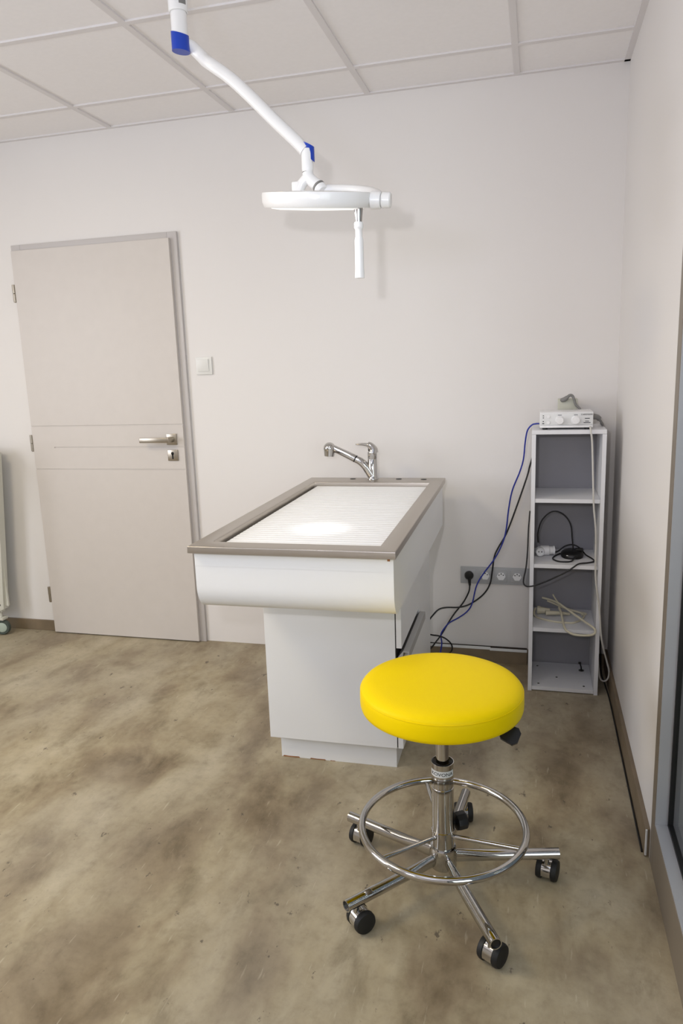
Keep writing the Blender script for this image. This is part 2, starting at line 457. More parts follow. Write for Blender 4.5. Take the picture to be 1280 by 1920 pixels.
# hollow top: the basin hangs inside
prof_full = prof
bm = B(); prism(bm, [p for p in prof if p[1] < .8485] and [(-.606, .806), (-.606, .745)] + prof[2:-1] + [(.606, .806)], AX0, AX1, 'x')
ring(bm, (AX0, AX1, -.606, .606), (AX0 + .018, AX1 - .018, -.588, .588), .8055, .8485)
obj('apron', bm, WHITEL, tb, smooth=True, angle=30, **L)
bm = B(); box(bm, AX1 - .016, AX1 - .009, -.6085, -.6055, .838, .8485); obj('chipped_edge', bm, MDF, tb, **L)
# cabinet
CX0, CX1, CY0, CY1, CZ0, CZ1 = -.2235, .2255, -.256, .474, .09, AZ0
bm = B(); box(bm, CX0, CX1, CY0, CY1, CZ0, CZ1, .0008)
obj('cabinet_body', bm, WHITEL, tb, **L)
bm = B(); box(bm, CX1, CX1 + .0035, CY0 + .002, CY1 - .004, CZ0 + .004, CZ1)
obj('shadow_gap', bm, DARK, tb, **L)
FX0, FX1 = CX1 + .0035, .2465
bm = B(); box(bm, FX0, FX1, CY0, .155, .447, CZ1 - .003, .0008)
obj('drawer', bm, WHITEL, tb, **L)
bm = B(); box(bm, FX0, FX1, CY0, .155, CZ0 + .001, .405, .0008)
dr = obj('cabinet_door', bm, WHITEL, tb, **L)
bm = B()     # aluminium grip profile: a flat top with a down-turned lip
prism(bm, [(FX0 + .002, .405), (FX0 + .002, .412), (FX1 + .004, .436), (FX1 + .024, .436), (FX1 + .024, .408), (FX1 + .021, .408), (FX1 + .021, .4325), (FX1 + .005, .4325), (FX1 + .001, .405)], CY0 + .004, .148, 'y')
obj('handle', bm, GRIPM, dr, **L)
bm = B(); box(bm, FX0, FX1, .1565, CY1, CZ0 + .001, CZ1 - .003, .0008)
obj('fixed_panel', bm, WHITEL, tb, **L)
bm = B(); box(bm, -.1975, .217, -.222, CY1 - .03, 0, CZ0, .0008)
pl = obj('plinth', bm, WHITEL, tb, **L)
for x0, x1, h in ((-.193, -.13, .005), (-.093, -.035, .004), (-.02, .0, .0025)):
    bm = B(); prism(bm, [(x0, .0005), (x0 + .003, h), (x0 + (x1 - x0) * .4, h * .75), (x1 - .004, h * .9), (x1, .0005)], -.2228, -.2215, 'y')
    obj('chipped_edge', bm, MDF, pl, **L)

# slatted trays lying in the basin
def tray(y0, y1, label, n):
    t = thing('slatted_tray', label, 'tray', (-.9815, -.774, .8125), TR, 'white slatted trays in the table basin')
    x0, x1, z0 = IX0 + .013, IX1 - .0008, 0.
    bm = B(); box(bm, x0, x1, y0, y1, z0 + .0005, z0 + .030)
    obj('tray_base', bm, TRAYM, t, local=True)
    p = (y1 - y0) / n
    for k in range(n):
        bm = B(); box(bm, x0, x1, y0 + k * p + .0026, y0 + (k + 1) * p - .0026, z0 + .0295, z0 + .0415, .0018)
        obj('slat', bm, TRAYM, t, smooth=True, local=True)
tray(IY0 + .003, .054, 'front white slatted tray in the steel basin, nearer the stool', 23)
tray(.0565, IY1 - .004, 'rear white slatted tray in the steel basin, next to the faucet', 17)

# ------------------------------------------------------------------ faucet (pull-out spray tap)
fx, fy, fz = -.998, -.186, .87
fa = thing('faucet', 'chrome mixer tap with pull-out spray head at the back of the steel top', 'faucet', (fx, fy, fz))
bm = B(); lathe(bm, [(0, 0), (.025, 0), (.025, .004), (.022, .008), (.0205, .02), (.0205, .085), (.0195, .0865), (.0195, .0885), (.0205, .09), (.0205, .118), (.0, .118)], 32, Matrix.Translation((fx, fy, fz + .0003)))
obj('body', bm, CHROME, fa, smooth=True)
bm = B(); tube(bm, [(fx - .004, fy - .004, .888), (fx - .028, fy - .006, .925), (fx - .05, fy - .008, .947), (fx - .071, fy - .01, .9585)], lambda t: .0195 - .004 * t, 18)
obj('spout', bm, CHROME, fa, smooth=True)
bm = B(); cyl(bm, (fx - .071, fy - .01, .9585), (fx - .075, fy - .0103, .961), .0162, n=18); obj('seal_ring', bm, BLACK, fa, smooth=True)
bm = B(); tube(bm, [(fx - .075, fy - .0103, .961), (fx - .12, fy - .014, .984), (fx - .166, fy - .018, 1.006)], lambda t: .0165 - .002 * t, 18)
sphere(bm, (fx - .184, fy - .02, 1.006), .0265)
cyl(bm, (fx - .184, fy - .02, 1.0), (fx - .186, fy - .022, .972), .0255, .0215, 24)
obj('spray_head', bm, CHROME, fa, smooth=True)
bm = B()
tube(bm, [(fx + .004, fy, .986), (fx + .003, fy, 1.0), (fx - .012, fy - .002, 1.016), (fx - .04, fy - .004, 1.0235), (fx - .072, fy - .007, 1.0225)], lambda t: .0195 * (1 - t) ** .7 + .0035, 16, 8)
for v in bm.verts:
    if v.co.x < fx - .016: v.co.z = 1.019 + (v.co.z - 1.019) * .55
obj('lever', bm, CHROME, fa, smooth=True)

# ------------------------------------------------------------------ rolling stool
SX, SY = -.54, -1.515
st = thing('rolling_stool', 'round yellow padded stool on chrome five-star base with casters', 'stool', (SX, SY, 0))
def V(x, y, z): return (SX + x, SY + y, z)
sx, sy = -.003, .005
bm = B()
pr = [(0, .497), (.185, .497), (.196, .4985), (.2025, .503), (.205, .511), (.2055, .522), (.2055, .538), (.2045, .5465), (.2035, .5495), (.2036, .551), (.2022, .5545), (.197, .5605), (.186, .566), (.165, .5695), (.12, .5715), (.06, .572), (0, .572)]
lathe(bm, pr, 96, Matrix.Translation((SX + sx, SY + sy, 0)))
seat = obj('seat', bm, YELLOW, st, smooth=True, angle=60)
bm = B()
tube(bm, [V(sx + .2037 * cos(2 * pi * k / 96), sy + .2037 * sin(2 * pi * k / 96), .5500) for k in range(96)], .0013, 6, 1, closed=True)
obj('piping', bm, YELLOW, seat, smooth=True)
bm = B(); box(bm, SX - .07, SX + .07, SY - .055, SY + .055, .488, .4968, .002); cyl(bm, V(0, 0, .44), V(0, 0, .489), .022, .028)
obj('seat_plate', bm, BLACK, st, smooth=True)
bm = B(); tube(bm, [V(.05, -.02, .481), V(.12, -.045, .478), V(.15, -.054, .476)], .005, 8)
prism(bm, [(-.016, 0), (.0, -.019), (.03, -.022), (.04, -.012), (.04, .012), (.03, .022), (.0, .019)], -.0055, .0055, 'z', xform(V(.155, -.054, .4745), (0.1, -.72, .7), (1, -.2, -.28)))
obj('height_lever', bm, BLACK, st, smooth=True)
bm = B(); lathe(bm, [(0, .30), (.0165, .30), (.0165, .452), (0, .452)], 28, Matrix.Translation((SX, SY, 0)))
obj('gas_spring', bm, CHROME, st, smooth=True)
bm = B(); lathe(bm, [(.0165, .330), (.0262, .330), (.0268, .3495), (.0255, .3505), (.0165, .346)], 32, Matrix.Translation((SX, SY, 0)), closed=True)
obj('bushing', bm, BLACK, st, smooth=True)
bm = B(); lathe(bm, [(.0262, .338), (.0278, .3485), (.0292, .3485), (.0286, .335), (.0284, .283), (.0279, .279), (.0262, .277)], 40, Matrix.Translation((SX, SY, 0)))
clm = obj('column', bm, CHROME, st, smooth=True, angle=50)
bm = B(); lathe(bm, [(.0255, .280), (.0288, .2765), (.0288, .155), (.0302, .154), (.0302, .1495), (.0288, .1485), (.0288, .098), (.02, .098)], 40, Matrix.Translation((SX, SY, 0)))
obj('column_sleeve', bm, CHROME, st, smooth=True, angle=35)
bm = B(); lathe(bm, [(0, .046), (.033, .046), (.036, .05), (.036, .098), (.0335, .1045), (.029, .1055)], 40, Matrix.Translation((SX, SY, 0)))
obj('hub', bm, CHROME, st, smooth=True, angle=40)
# sticker with lettering wrapped round the column
def wrap(bm, R, a0, z):
    for v in bm.verts:
        a = a0 + v.co.x / R; rr = R + v.co.z
        v.co = Vector((SX + rr * cos(a), SY + rr * sin(a), z + v.co.y))
a_cam = math.atan2(-3.24 - SY, -.322 - SX) 
bm = B(); n = 24; hw = radians(70) * .0287
top_v = [bm.verts.new((-hw + 2 * hw * k / n, .0085, .0004)) for k in range(n + 1)]; bot_v = [bm.verts.new((-hw + 2 * hw * k / n, -.0085, .0004)) for k in range(n + 1)]
for k in range(n): bm.faces.new((bot_v[k], bot_v[k + 1], top_v[k + 1], top_v[k]))
e = bmesh.ops.extrude_face_region(bm, geom=bm.faces[:]); 
for v in [q for q in e['geom'] if isinstance(q, bmesh.types.BMVert)]: v.co.z = 0
wrap(bm, .0288, a_cam - radians(4), .3245)
stick = obj('sticker', bm, LABELM, clm, smooth=True)
bm = text_bm('KOVONA', .0132)
for v in bm.verts: v.co.x *= 1.08; v.co.z = v.co.z + .0003
bmesh.ops.subdivide_edges(bm, edges=[e for e in bm.edges if abs(e.verts[0].co.x - e.verts[1].co.x) > .003], cuts=2)
wrap(bm, .0292, a_cam - radians(4), .3245)
obj('lettering', bm, INK, stick)
# foot ring and spokes
bm = B(); RR, RZ = .213, .163
tube(bm, [V(RR * cos(2 * pi * k / 96), RR * sin(2 * pi * k / 96), RZ) for k in range(96)], .0098, 14, 1, closed=True)
obj('foot_ring', bm, CHROME, st, smooth=True)
for a in (346, 110, 230):
    c_, s_ = cos(radians(a)), sin(radians(a))
    bm = B(); tube(bm, [V(.029 * c_, .029 * s_, .138), V(.055 * c_, .055 * s_, .1415), V(.2 * c_, .2 * s_, .1575), V(RR * c_, RR * s_, .161)], .0058, 10)
    obj('ring_spoke', bm, CHROME, st, smooth=True)
bm = B(); 
ka = radians(35); kd = Vector((cos(ka), sin(ka), 0))
cyl(bm, Vector(V(0, 0, .163)) + kd * .029, Vector(V(0, 0, .163)) + kd * .045, .006, n=12)
lathe(bm, [(0, 0), (.012, 0), (.023, .004), (.0245, .01), (.0245, .028), (.022, .032), (0, .033)], 10, xform(Vector(V(0, 0, .163)) + kd * .034, kd))
obj('clamp_knob', bm, BLACK, st, smooth=True, angle=25)
# legs and casters
LEGA = [230.2, 298.0, 11.5, 83.5, 159.6]; LEGR = [.318, .324, .302, .292, .300]
YAW = [45, 60, 75, 100, 70]
for a, R, yw in zip(LEGA, LEGR, YAW):
    c_, s_ = cos(radians(a)), sin(radians(a)); t_ = Vector((-s_, c_, 0)); r_ = Vector((c_, s_, 0))
    bm = B(); rings = []; n = 20; N = 14
    for i in range(N + 1):
        u = i / N; rad = .034 + (R - .034) * u
        k = min(1, u / .4); k = k * k * (3 - 2 * k)
        hw_, hh = .0085 + (.0145 - .0085) * k, .0185 + (.0145 - .0185) * k     # pressed flat and tall where it meets the hub
        zc = .074 + .007 * u
        rings.append([bm.verts.new(Vector(V(0, 0, zc)) + r_ * rad + t_ * (hw_ * cos(2 * pi * j / n)) + Vector((0, 0, hh * sin(2 * pi * j / n)))) for j in range(n)])
    # open tube end with an inner wall
    for f_, dr_ in ((.84, 0.), (.8, -.012)):
        rings.append([bm.verts.new(Vector(V(0, 0, .081)) + r_ * (R + dr_) + t_ * (.0145 * f_ * cos(2 * pi * j / n)) + Vector((0, 0, .0145 * f_ * sin(2 * pi * j / n)))) for j in range(n)])
    for A, C in zip(rings, rings[1:]):
        for j in range(n): bm.faces.new((A[j], A[(j + 1) % n], C[(j + 1) % n], C[j]))
    bm.faces.new(rings[0]); bm.faces.new(rings[-1])
    leg = obj('leg', bm, CHROME, st, smooth=True, angle=50)
    bm = B(); cyl(bm, Vector(V(0, 0, .081)) + r_ * (R - .0135), Vector(V(0, 0, .081)) + r_ * (R - .004), .0117, n=20); obj('dark_tube_end', bm, BLACK, leg, smooth=True)  # black filler painted in for the shaded inside of the open tube
    # caster: stem, chrome hood, twin wheels, trailing behind the stem
    ps = Vector(V(0, 0, 0)) + r_ * (R - .031)
    f = Vector((cos(radians(yw)), sin(radians(yw)), 0)); ax = Vector((-f.y, f.x, 0))
    wc = ps + f * .011 + Vector((0, 0, .0285))
    bm = B()
    cyl(bm, ps + Vector((0, 0, .042)), ps + Vector((0, 0, .0665)), .0065, n=14)
    hood = []
    for j in range(13):
        an = radians(-20 + 215 * j / 12)
        dv = f * cos(an) * -1 + Vector((0, 0, 1)) * sin(an)
        hood.append((wc + dv * .0268, wc + dv * .0248))
    for (o1, i1), (o2, i2) in zip(hood, hood[1:]):
        vs = [bm.verts.new(p + ax * q) for p in (o1, i1, o2, i2) for q in (-.0118, .0118)]
        bm.faces.new((vs[0], vs[1], vs[5], vs[4])); bm.faces.new((vs[2], vs[6], vs[7], vs[3]))
        bm.faces.new((vs[0], vs[4], vs[6], vs[2])); bm.faces.new((vs[1], vs[3], vs[7], vs[5]))
    bmesh.ops.remove_doubles(bm, verts=bm.verts, dist=1e-6)
    caster = obj('caster', bm, CHROME, st, smooth=True, angle=60)
    bm = B(); cyl(bm, wc - ax * .0118, wc + ax * .0118, .0165, n=20)
    obj('axle_housing', bm, BLACK, caster, smooth=True)
    for sgn in (-1, 1):
        bm = B(); lathe(bm, [(0, .0118), (.0252, .0118), (.0282, .0138), (.0282, .0215), (.0258, .0265), (.013, .0285), (0, .0285)], 28, xform(wc, ax * sgn))
        obj('wheel', bm, RUBBER, caster, smooth=True, angle=40)

# ------------------------------------------------------------------ shelf unit in the corner
X0, X1, Y0, Y1, ZT = -.336, -.0605, -.300, -.030, 1.083
sh = thing('shelf_unit', 'narrow white open shelf unit standing in the corner', 'shelf', ((X0 + X1) / 2, (Y0 + Y1) / 2, 0))
for x in (X0, X1 - .0155):
    obj('side_panel', box(B(), x, x + .0155, Y0, Y1, 0, ZT - .0165, .0006), SHELFM, sh)
obj('top_panel', box(B(), X0, X1, Y0, Y1, ZT - .016, ZT, .0008), SHELFM, sh)
for z in (.797, .530, .2605): obj('shelf', box(B(), X0 + .016, X1 - .016, Y0 + .003, Y1 - .005, z, z + .0155, .0006), SHELFM, sh)
bp_ = obj('bottom_panel', box(B(), X0 + .016, X1 - .016, Y0 + .003, Y1 - .005, .004, .020, .0006), SHELFM, sh)
obj('back_panel', box(B(), X0 + .001, X1 - .001, Y1, Y1 + .004, .004, ZT - .017), SHELFB, sh)
for (x, y) in ((-.297, -.085), (-.293, -.268), (-.218, -.193), (-.112, -.266)):
    bm = B(); lathe(bm, [(0, 0), (.0048, 0), (.0042, .0016), (.002, .0016), (.0016, .0004), (0, .0004)], 14, Matrix.Translation((x, y, .0202)))
    obj('screw', bm, SCREW, bp_, smooth=True)
bo = thing('hook_bolt', 'small dark metal bolt standing on its flange in the lowest shelf compartment', 'bolt', (-.113, -.105, .0202))
bm = B(); lathe(bm, [(0, 0), (.011, 0), (.011, .003), (.006, .0045), (0, .0045)], 18, Matrix.Translation((-.113, -.105, .0204))); obj('flange', bm, SCREW, bo, smooth=True)
bm = B(); tube(bm, [(-.113, -.105, .0245), (-.115, -.106, .04), (-.12, -.108, .055)], .0028, 10); box(bm, -.1265, -.1145, -.112, -.104, .053, .061, .002); obj('shank', bm, BLACK, bo, smooth=True)

# ------------------------------------------------------------------ control unit on top of the shelf
DX0, DX1, DY0, DY1, DZ = -.3075, -.1105, -.285, -.125, ZT
cu = thing('control_unit', 'white bench control unit with two round knobs on top of the shelf', 'medical device', ((DX0 + DX1) / 2, (DY0 + DY1) / 2, DZ))
obj('housing', box(B(), DX0, DX1, DY0 + .004, DY1, DZ + .0075, DZ + .067, .003), WHITEP, cu, smooth=True)
fp = obj('front_panel', box(B(), DX0 + .002, DX1 - .001, DY0, DY0 + .0045, DZ + .0185, DZ + .064, .001), LABELM, cu, smooth=True)
obj('lower_lip', box(B(), DX0 + .001, DX1 - .001, DY0 - .001, DY0 + .0045, DZ + .008, DZ + .0165, .001), WHITEP, cu, smooth=True)
for x in (DX0 + .02, DX1 - .02):
    for y in (DY0 + .022, DY1 - .022):
        bm = B(); cyl(bm, (x, y, DZ + .0004), (x, y, DZ + .0078), .01, n=18); obj('foot', bm, RUBBER, cu, smooth=True)
for x in (-.2335, -.1745):
    bm = B(); lathe(bm, [(0, 0), (.0175, 0), (.0172, .003), (.0155, .0035), (.0147, .014), (.0135, .0155), (0, .0158)], 32, xform((x, DY0 - .0002, DZ + .0365), (0, -1, 0)))
    kn = obj('knob', bm, WHITEP, cu, smooth=True, angle=35)
    bm = B(); box(bm, x - .007, x + .007, DY0 - .0006, DY0 - .0001, DZ + .0555, DZ + .0575); obj('caption', bm, INK, kn)
for z in (DZ + .0515, DZ + .0285):
    bm = B(); lathe(bm, [(0, 0), (.0068, 0), (.0062, .002), (0, .0022)], 24, xform((-.2755, DY0 - .0002, z), (0, -1, 0))); obj('button', bm, WHITEP, cu, smooth=True)
for z, wd in ((DZ + .0545, .0022), (DZ + .0465, .0022), (DZ + .0325, .0022), (DZ + .0245, .0035)):
    bm = B(); box(bm, -.2945 - wd, -.2945 + wd, DY0 - .0006, DY0 - .0001, z - .0016, z + .0016); obj('indicator', bm, INK, fp)
# maker's line and captions at the right
bm = text_bm('CAIREMANN', .0078); 
for v in bm.verts: v.co = Vector((-.1345 + v.co.x * .95, DY0 - .0005 + v.co.z, DZ + .0575 + v.co.y))
obj('lettering', bm, INK, fp)
bm = B()
for x, z, wd, h in ((-.1325, .0425, .009, .0013), (-.133, .032, .007, .0011), (-.133, .0265, .0125, .0013)):
    box(bm, x - wd, x + wd, DY0 - .0006, DY0 - .0001, DZ + z - h, DZ + z + h)
obj('caption', bm, INK, fp)

# power connector at the unit's right side
pc = thing('grey_connector', 'grey angled cable connector plugged into the right side of the control unit', 'connector', (-.10, -.17, 1.12))
bm = B(); tube(bm, [(-.1095, -.18, 1.124), (-.09, -.18, 1.122), (-.079, -.178, 1.113)], lambda t: .0115 - .002 * t, 12); obj('plug_body', bm, GREYC, pc, smooth=True)
bm = B(); tube(bm, [(-.081, -.178, 1.115), (-.072, -.172, 1.1), (-.066, -.16, 1.0905), (-.064, -.135, 1.0885), (-.066, -.09, 1.0882)], .0045, 10); obj('cable', bm, GREYC, pc, smooth=True)

# hand piece rest behind the unit
hr = thing('handpiece_rest', 'beige box behind the white control unit with a grey hose over it', 'holder', (-.197, -.075, ZT))
obj('housing', box(B(), -.236, -.160, -.105, -.045, ZT + .0004, ZT + .108, .003), BEIGE, hr, smooth=True)
hh_ = thing('handpiece_hose', 'grey handpiece with curved hose lying over the beige box', 'handpiece', (-.19, -.10, 1.19))
bm = B(); tube(bm, [(-.226, -.116, 1.186), (-.212, -.116, 1.190), (-.2, -.116, 1.199)], lambda t: .0075 + .002 * sin(pi * t), 14)
hb = obj('handpiece', bm, GREYC, hh_, smooth=True)
bm = B(); cyl(bm, (-.2275, -.116, 1.1857), (-.2255, -.116, 1.1861), .0035, n=12); obj('nozzle', bm, DARK, hb)
bm = B(); tube(bm, [(-.202, -.116, 1.1975), (-.192, -.114, 1.2055), (-.182, -.112, 1.2035), (-.175, -.112, 1.190), (-.168, -.112, 1.168), (-.152, -.112, 1.152), (-.146, -.11, 1.135), (-.143, -.10, 1.105), (-.143, -.08, 1.0885)], lambda t: .0062 - .0028 * t, 12); obj('hose', bm, GREYC, hh_, smooth=True)

# ------------------------------------------------------------------ cables on the wall and on the shelf
def cable(name, label, pts, r, m, cat='cable', group=None, n=9):
    bm = B(); tube(bm, pts, r, n)
    return tag(obj(name, bm, m, None, smooth=True), label, cat, group)
c1 = cable('blue_cable', 'blue cable hanging from the left side of the white control unit to the floor',
      [(-.3085, -.20, 1.1005), (-.322, -.20, 1.1), (-.338, -.200, 1.095), (-.355, -.190, 1.071), (-.363, -.170, 1.021), (-.369, -.140, .952), (-.384, -.110, .892), (-.415, -.070, .805), (-.430, -.050, .719), (-.439, -.043, .633), (-.453, -.040, .571), (-.487, -.042, .496), (-.540, -.042, .418), (-.568, -.045, .363), (-.586, -.048, .284), (-.607, -.05, .246), (-.645, -.055, .215), (-.688, -.06, .189), (-.715, -.066, .156), (-.726, -.066, .129), (-.722, -.066, .091), (-.729, -.07, .043), (-.74, -.085, .0045), (-.79, -.11, .0038), (-.85, -.14, .0038)], .0032, BLUEC)
pcord = thing('power_cord', 'black power cord plugged into the leftmost socket', 'power cord', (-.602, -.012, .404))
bm = B(); lathe(bm, [(0, 0), (.0195, 0), (.0205, .004), (.0195, .014), (.015, .02), (0, .021)], 24, xform((-.6023, -.0133, .4055), (0, -1, 0)))
tube(bm, [(-.6023, -.027, .402), (-.6, -.027, .385), (-.5985, -.0265, .361)], lambda t: .0095 - .0045 * t, 12)
obj('plug', bm, BLACK, pcord, smooth=True)
bm = B(); tube(bm, [(-.5985, -.0265, .363), (-.603, -.026, .330), (-.628, -.026, .278), (-.667, -.028, .225), (-.695, -.040, .181), (-.723, -.050, .131), (-.747, -.060, .097), (-.78, -.065, .055), (-.83, -.08, .02), (-.88, -.1, .0045)], .0034, 9)
obj('cable', bm, BLKC, pcord, smooth=True)
cable('black_cable', 'thick black cable sagging from behind the shelf across the sockets to the cabinet',
      [(-.33, -.012, .955), (-.345, -.014, .901), (-.356, -.016, .855), (-.397, -.021, .726), (-.439, -.027, .607), (-.473, -.03, .542), (-.491, -.03, .497), (-.500, -.03, .423), (-.509, -.033, .373), (-.532, -.033, .330), (-.568, -.034, .295), (-.608, -.038, .270), (-.651, -.04, .258), (-.703, -.050, .258), (-.736, -.060, .250), (-.764, -.070, .221), (-.80, -.085, .175), (-.86, -.1, .13), (-.93, -.11, .1)], .0036, BLKC)
cable('black_cable', 'black cable coiled in a loop above the floor beside the cabinet',
      [(-.86, -.085, .12), (-.79, -.078, .1335), (-.759, -.08, .133), (-.729, -.08, .130), (-.700, -.078, .117), (-.678, -.07, .09), (-.676, -.066, .06), (-.70, -.064, .035), (-.74, -.068, .018), (-.79, -.08, .0045), (-.84, -.1, .004)], .0034, BLKC)
cable('black_cable', 'black cable in the corner right of the shelf, drawn on as the dark gap below the skirting',
      [(-.035, -.04, .16), (-.032, -.05, .10), (-.03, -.07, .03), (-.028, -.11, .0045), (-.022, -.2, .003), (-.0175, -.32, .003), (-.0165, -.5, .003), (-.0165, -.7, .003), (-.0165, -1.0, .003), (-.0165, -1.29, .003)], .0027, BLKC)  # floor stretch added as a dark line for the shaded gap under the skirting
cable('white_cable', 'off-white cable hanging from the control unit down the front of the shelf',
      [(-.1215, -.278, 1.093), (-.1213, -.298, 1.0925), (-.1205, -.309, 1.080), (-.114, -.311, 1.036), (-.106, -.310, .893), (-.100, -.308, .788), (-.089, -.308, .683), (-.087, -.308, .575), (-.083, -.308, .489), (-.067, -.309, .380), (-.0565, -.308, .267), (-.044, -.290, .203), (-.026, -.260, .135), (-.014, -.250, .085), (-.019, -.250, .054), (-.034, -.250, .043), (-.048, -.238, .052), (-.052, -.2, .09), (-.05, -.1, .16)], .0036, OFFW)
# foot pedal with its coiled lead
fpd = thing('foot_pedal', 'round black foot pedal with thin lead on the second shelf from the top', 'foot pedal', (-.165, -.165, .5455))
bm = B(); lathe(bm, [(0, 0), (.040, 0), (.0445, .004), (.046, .012), (.043, .020), (.034, .026), (.018, .029), (0, .0295)], 36, Matrix.Translation((-.168, -.166, .5458)))
for v in bm.verts: v.co.z += .12 * (v.co.y + .166) * (v.co.z > .549)
pb = obj('body', bm, BLACK, fpd, smooth=True)
bm = B(); box(bm, -.154, -.124, -.168, -.142, .572, .580, .002); obj('pressure_pad', bm, RUBBER, pb, smooth=True)
bm = B(); box(bm, -.1925, -.1855, -.2075, -.2065, .560, .5625, 0); obj('maker_plate', bm, LABELM, pb)
bm = B()
tube(bm, [(-.304, -.150, .60), (-.306, -.16, .643), (-.292, -.168, .696), (-.261, -.17, .731), (-.230, -.17, .737), (-.198, -.17, .718), (-.176, -.17, .680), (-.169, -.168, .624), (-.163, -.166, .572)], .003, 9)
tube(bm, [(-.245, -.128, .5515), (-.222, -.118, .556), (-.195, -.105, .575), (-.165, -.105, .583), (-.14, -.115, .575), (-.123, -.14, .562), (-.112, -.16, .5535), (-.094, -.19, .5495), (-.086, -.222, .5495), (-.089, -.245, .5495), (-.112, -.265, .5495), (-.148, -.296, .552), (-.17, -.309, .54), (-.198, -.312, .520), (-.258, -.3135, .487), (-.309, -.3135, .463), (-.343, -.3115, .455), (-.358, -.302, .462), (-.359, -.285, .48), (-.351, -.245, .515), (-.346, -.215, .58), (-.344, -.2, .665), (-.342, -.19, .70), (-.3405, -.1, .72), (-.3405, -.028, .70)], .003, 9)
tube(bm, [(-.2, -.13, .553), (-.222, -.145, .5495), (-.240, -.185, .5495), (-.245, -.22, .5495), (-.230, -.252, .5495), (-.205, -.262, .5495), (-.175, -.25, .5495), (-.155, -.21, .556)], .003, 9)
obj('lead', bm, BLKC, fpd, smooth=True)
pa = thing('plug_adapter', 'white round plug adapter lying at the left of the black foot pedal', 'plug adapter', (-.28, -.15, .5455))
bm = B(); lathe(bm, [(0, 0), (.0185, 0), (.0205, .003), (.0205, .034), (.017, .038), (.017, .05), (.0185, .052), (.0185, .058), (.0155, .058), (.0155, .05), (0, .05)], 28, xform((-.295, -.155, .5665), (1, .12, .02)))
obj('barrel', bm, WHITEP, pa, smooth=True, angle=35)
bm = B(); lathe(bm, [(0, 0), (.019, 0), (.0195, .003), (.0175, .024), (.0155, .0255), (.0145, .019), (0, .019)], 28, xform((-.297, -.158, .5665), (.1, -1, -.05)))
ff = obj('socket_face', bm, WHITEP, pa, smooth=True, angle=35)
bm = B()
for dx in (-.006, .006): cyl(bm, (-.295 + dx, -.1785, .566), (-.295 + dx, -.1765, .566), .0024, n=10)
obj('contact', bm, DARK, ff)
# cream mains lead with its plug on the third shelf
cl = thing('cream_cable', 'cream extension lead bundled on the third shelf with a loop hanging over the edge', 'cable', (-.2, -.15, .276))
bm = B(); z0 = .2795
tube(bm, [(-.3105, -.12, .300), (-.316, -.145, .288), (-.308, -.17, z0), (-.2845, -.195, z0), (-.2312, -.222, z0), (-.180, -.228, z0), (-.1567, -.222, z0), (-.128, -.19, .281), (-.112, -.15, .286), (-.125, -.125, .29), (-.17, -.11, .298), (-.215, -.105, .312), (-.25, -.1, .325), (-.262, -.1, .33)], .0042, 9)
tube(bm, [(-.12, -.13, .2825), (-.10, -.11, .281), (-.115, -.095, .281), (-.16, -.085, .284), (-.205, -.08, .298), (-.24, -.085, .318)], .0036, 9)
tube(bm, [(-.214, -.15, .3185), (-.206, -.195, .309), (-.201, -.240, .290), (-.195, -.285, .280), (-.187, -.308, .274), (-.161, -.318, .264), (-.121, -.323, .264), (-.090, -.325, .270), (-.0795, -.320, .281), (-.086, -.310, .294), (-.118, -.27, .304), (-.152, -.23, .316), (-.188, -.18, .327), (-.220, -.14, .336), (-.252, -.11, .338), (-.283, -.1, .342)], .0046, 10)
tube(bm, [(-.205, -.13, .318), (-.225, -.135, .345), (-.24, -.14, .372)], .0030, 8)
obj('lead', bm, CREAM, cl, smooth=True)
bm = B(); tube(bm, [(-.2925, -.125, .294), (-.272, -.128, .294), (-.25, -.13, .2925)], lambda t: .0155 - .004 * t, 14)
cyl(bm, (-.302, -.124, .294), (-.2915, -.125, .294), .0175, n=18)
obj('plug', bm, CREAM, cl, smooth=True)
bm = B(); tube(bm, [(-.268, -.155, .2925), (-.235, -.15, .293), (-.2, -.14, .29), (-.17, -.13, .284)], lambda t: .010 - .004 * t, 12)
obj('coupling', bm, CREAM, cl, smooth=True)

# ------------------------------------------------------------------ examination lamp hanging from the ceiling
lp = thing('examination_lamp', 'white ceiling mounted examination lamp with blue joints and hanging grip', 'lamp', (-1.322, -1.12, H))
PX, PY = -1.3175, -1.12
bm = B(); lathe(bm, [(0, H), (.075, H), (.075, H - .012), (.06, H - .02), (.029, H - .022)], 40, Matrix.Translation((PX, PY, 0))); obj('ceiling_flange', bm, WHITEE, lp, smooth=True, angle=35)
bm = B(); lathe(bm, [(.0272, H - .021), (.0272, 2.352), (.0262, 2.3485), (.0235, 2.3475)], 36, Matrix.Translation((PX, PY, 0))); pol = obj('pole_sleeve', bm, WHITEE, lp, smooth=True, angle=35)
la = -.62
bm = B()
for s0, s1, zz0, zz1, q in ((-.011, .011, 2.383, 2.41, 0), ):
    n_ = 8
    for k in range(n_):
        a0 = la + s0 / .0272 + (s1 - s0) / .0272 * k / n_; a1 = la + s0 / .0272 + (s1 - s0) / .0272 * (k + 1) / n_
        vs = [bm.verts.new((PX + rr * cos(a), PY + rr * sin(a), z)) for rr in (.0273, .0277) for a in (a0, a1) for z in (2.362, 2.395)]
        bm.faces.new((vs[4], vs[6], vs[7], vs[5])); bm.faces.new((vs[0], vs[1], vs[3], vs[2])); bm.faces.new((vs[0], vs[2], vs[6], vs[4])); bm.faces.new((vs[1], vs[5], vs[7], vs[3]))
obj('rating_label', bm, GREYC, pol)
bm = B(); lathe(bm, [(.0228, 2.36), (.0228, 2.272), (0, 2.272)], 36, Matrix.Translation((PX, PY, 0))); obj('pole', bm, WHITEE, lp, smooth=True, angle=35)
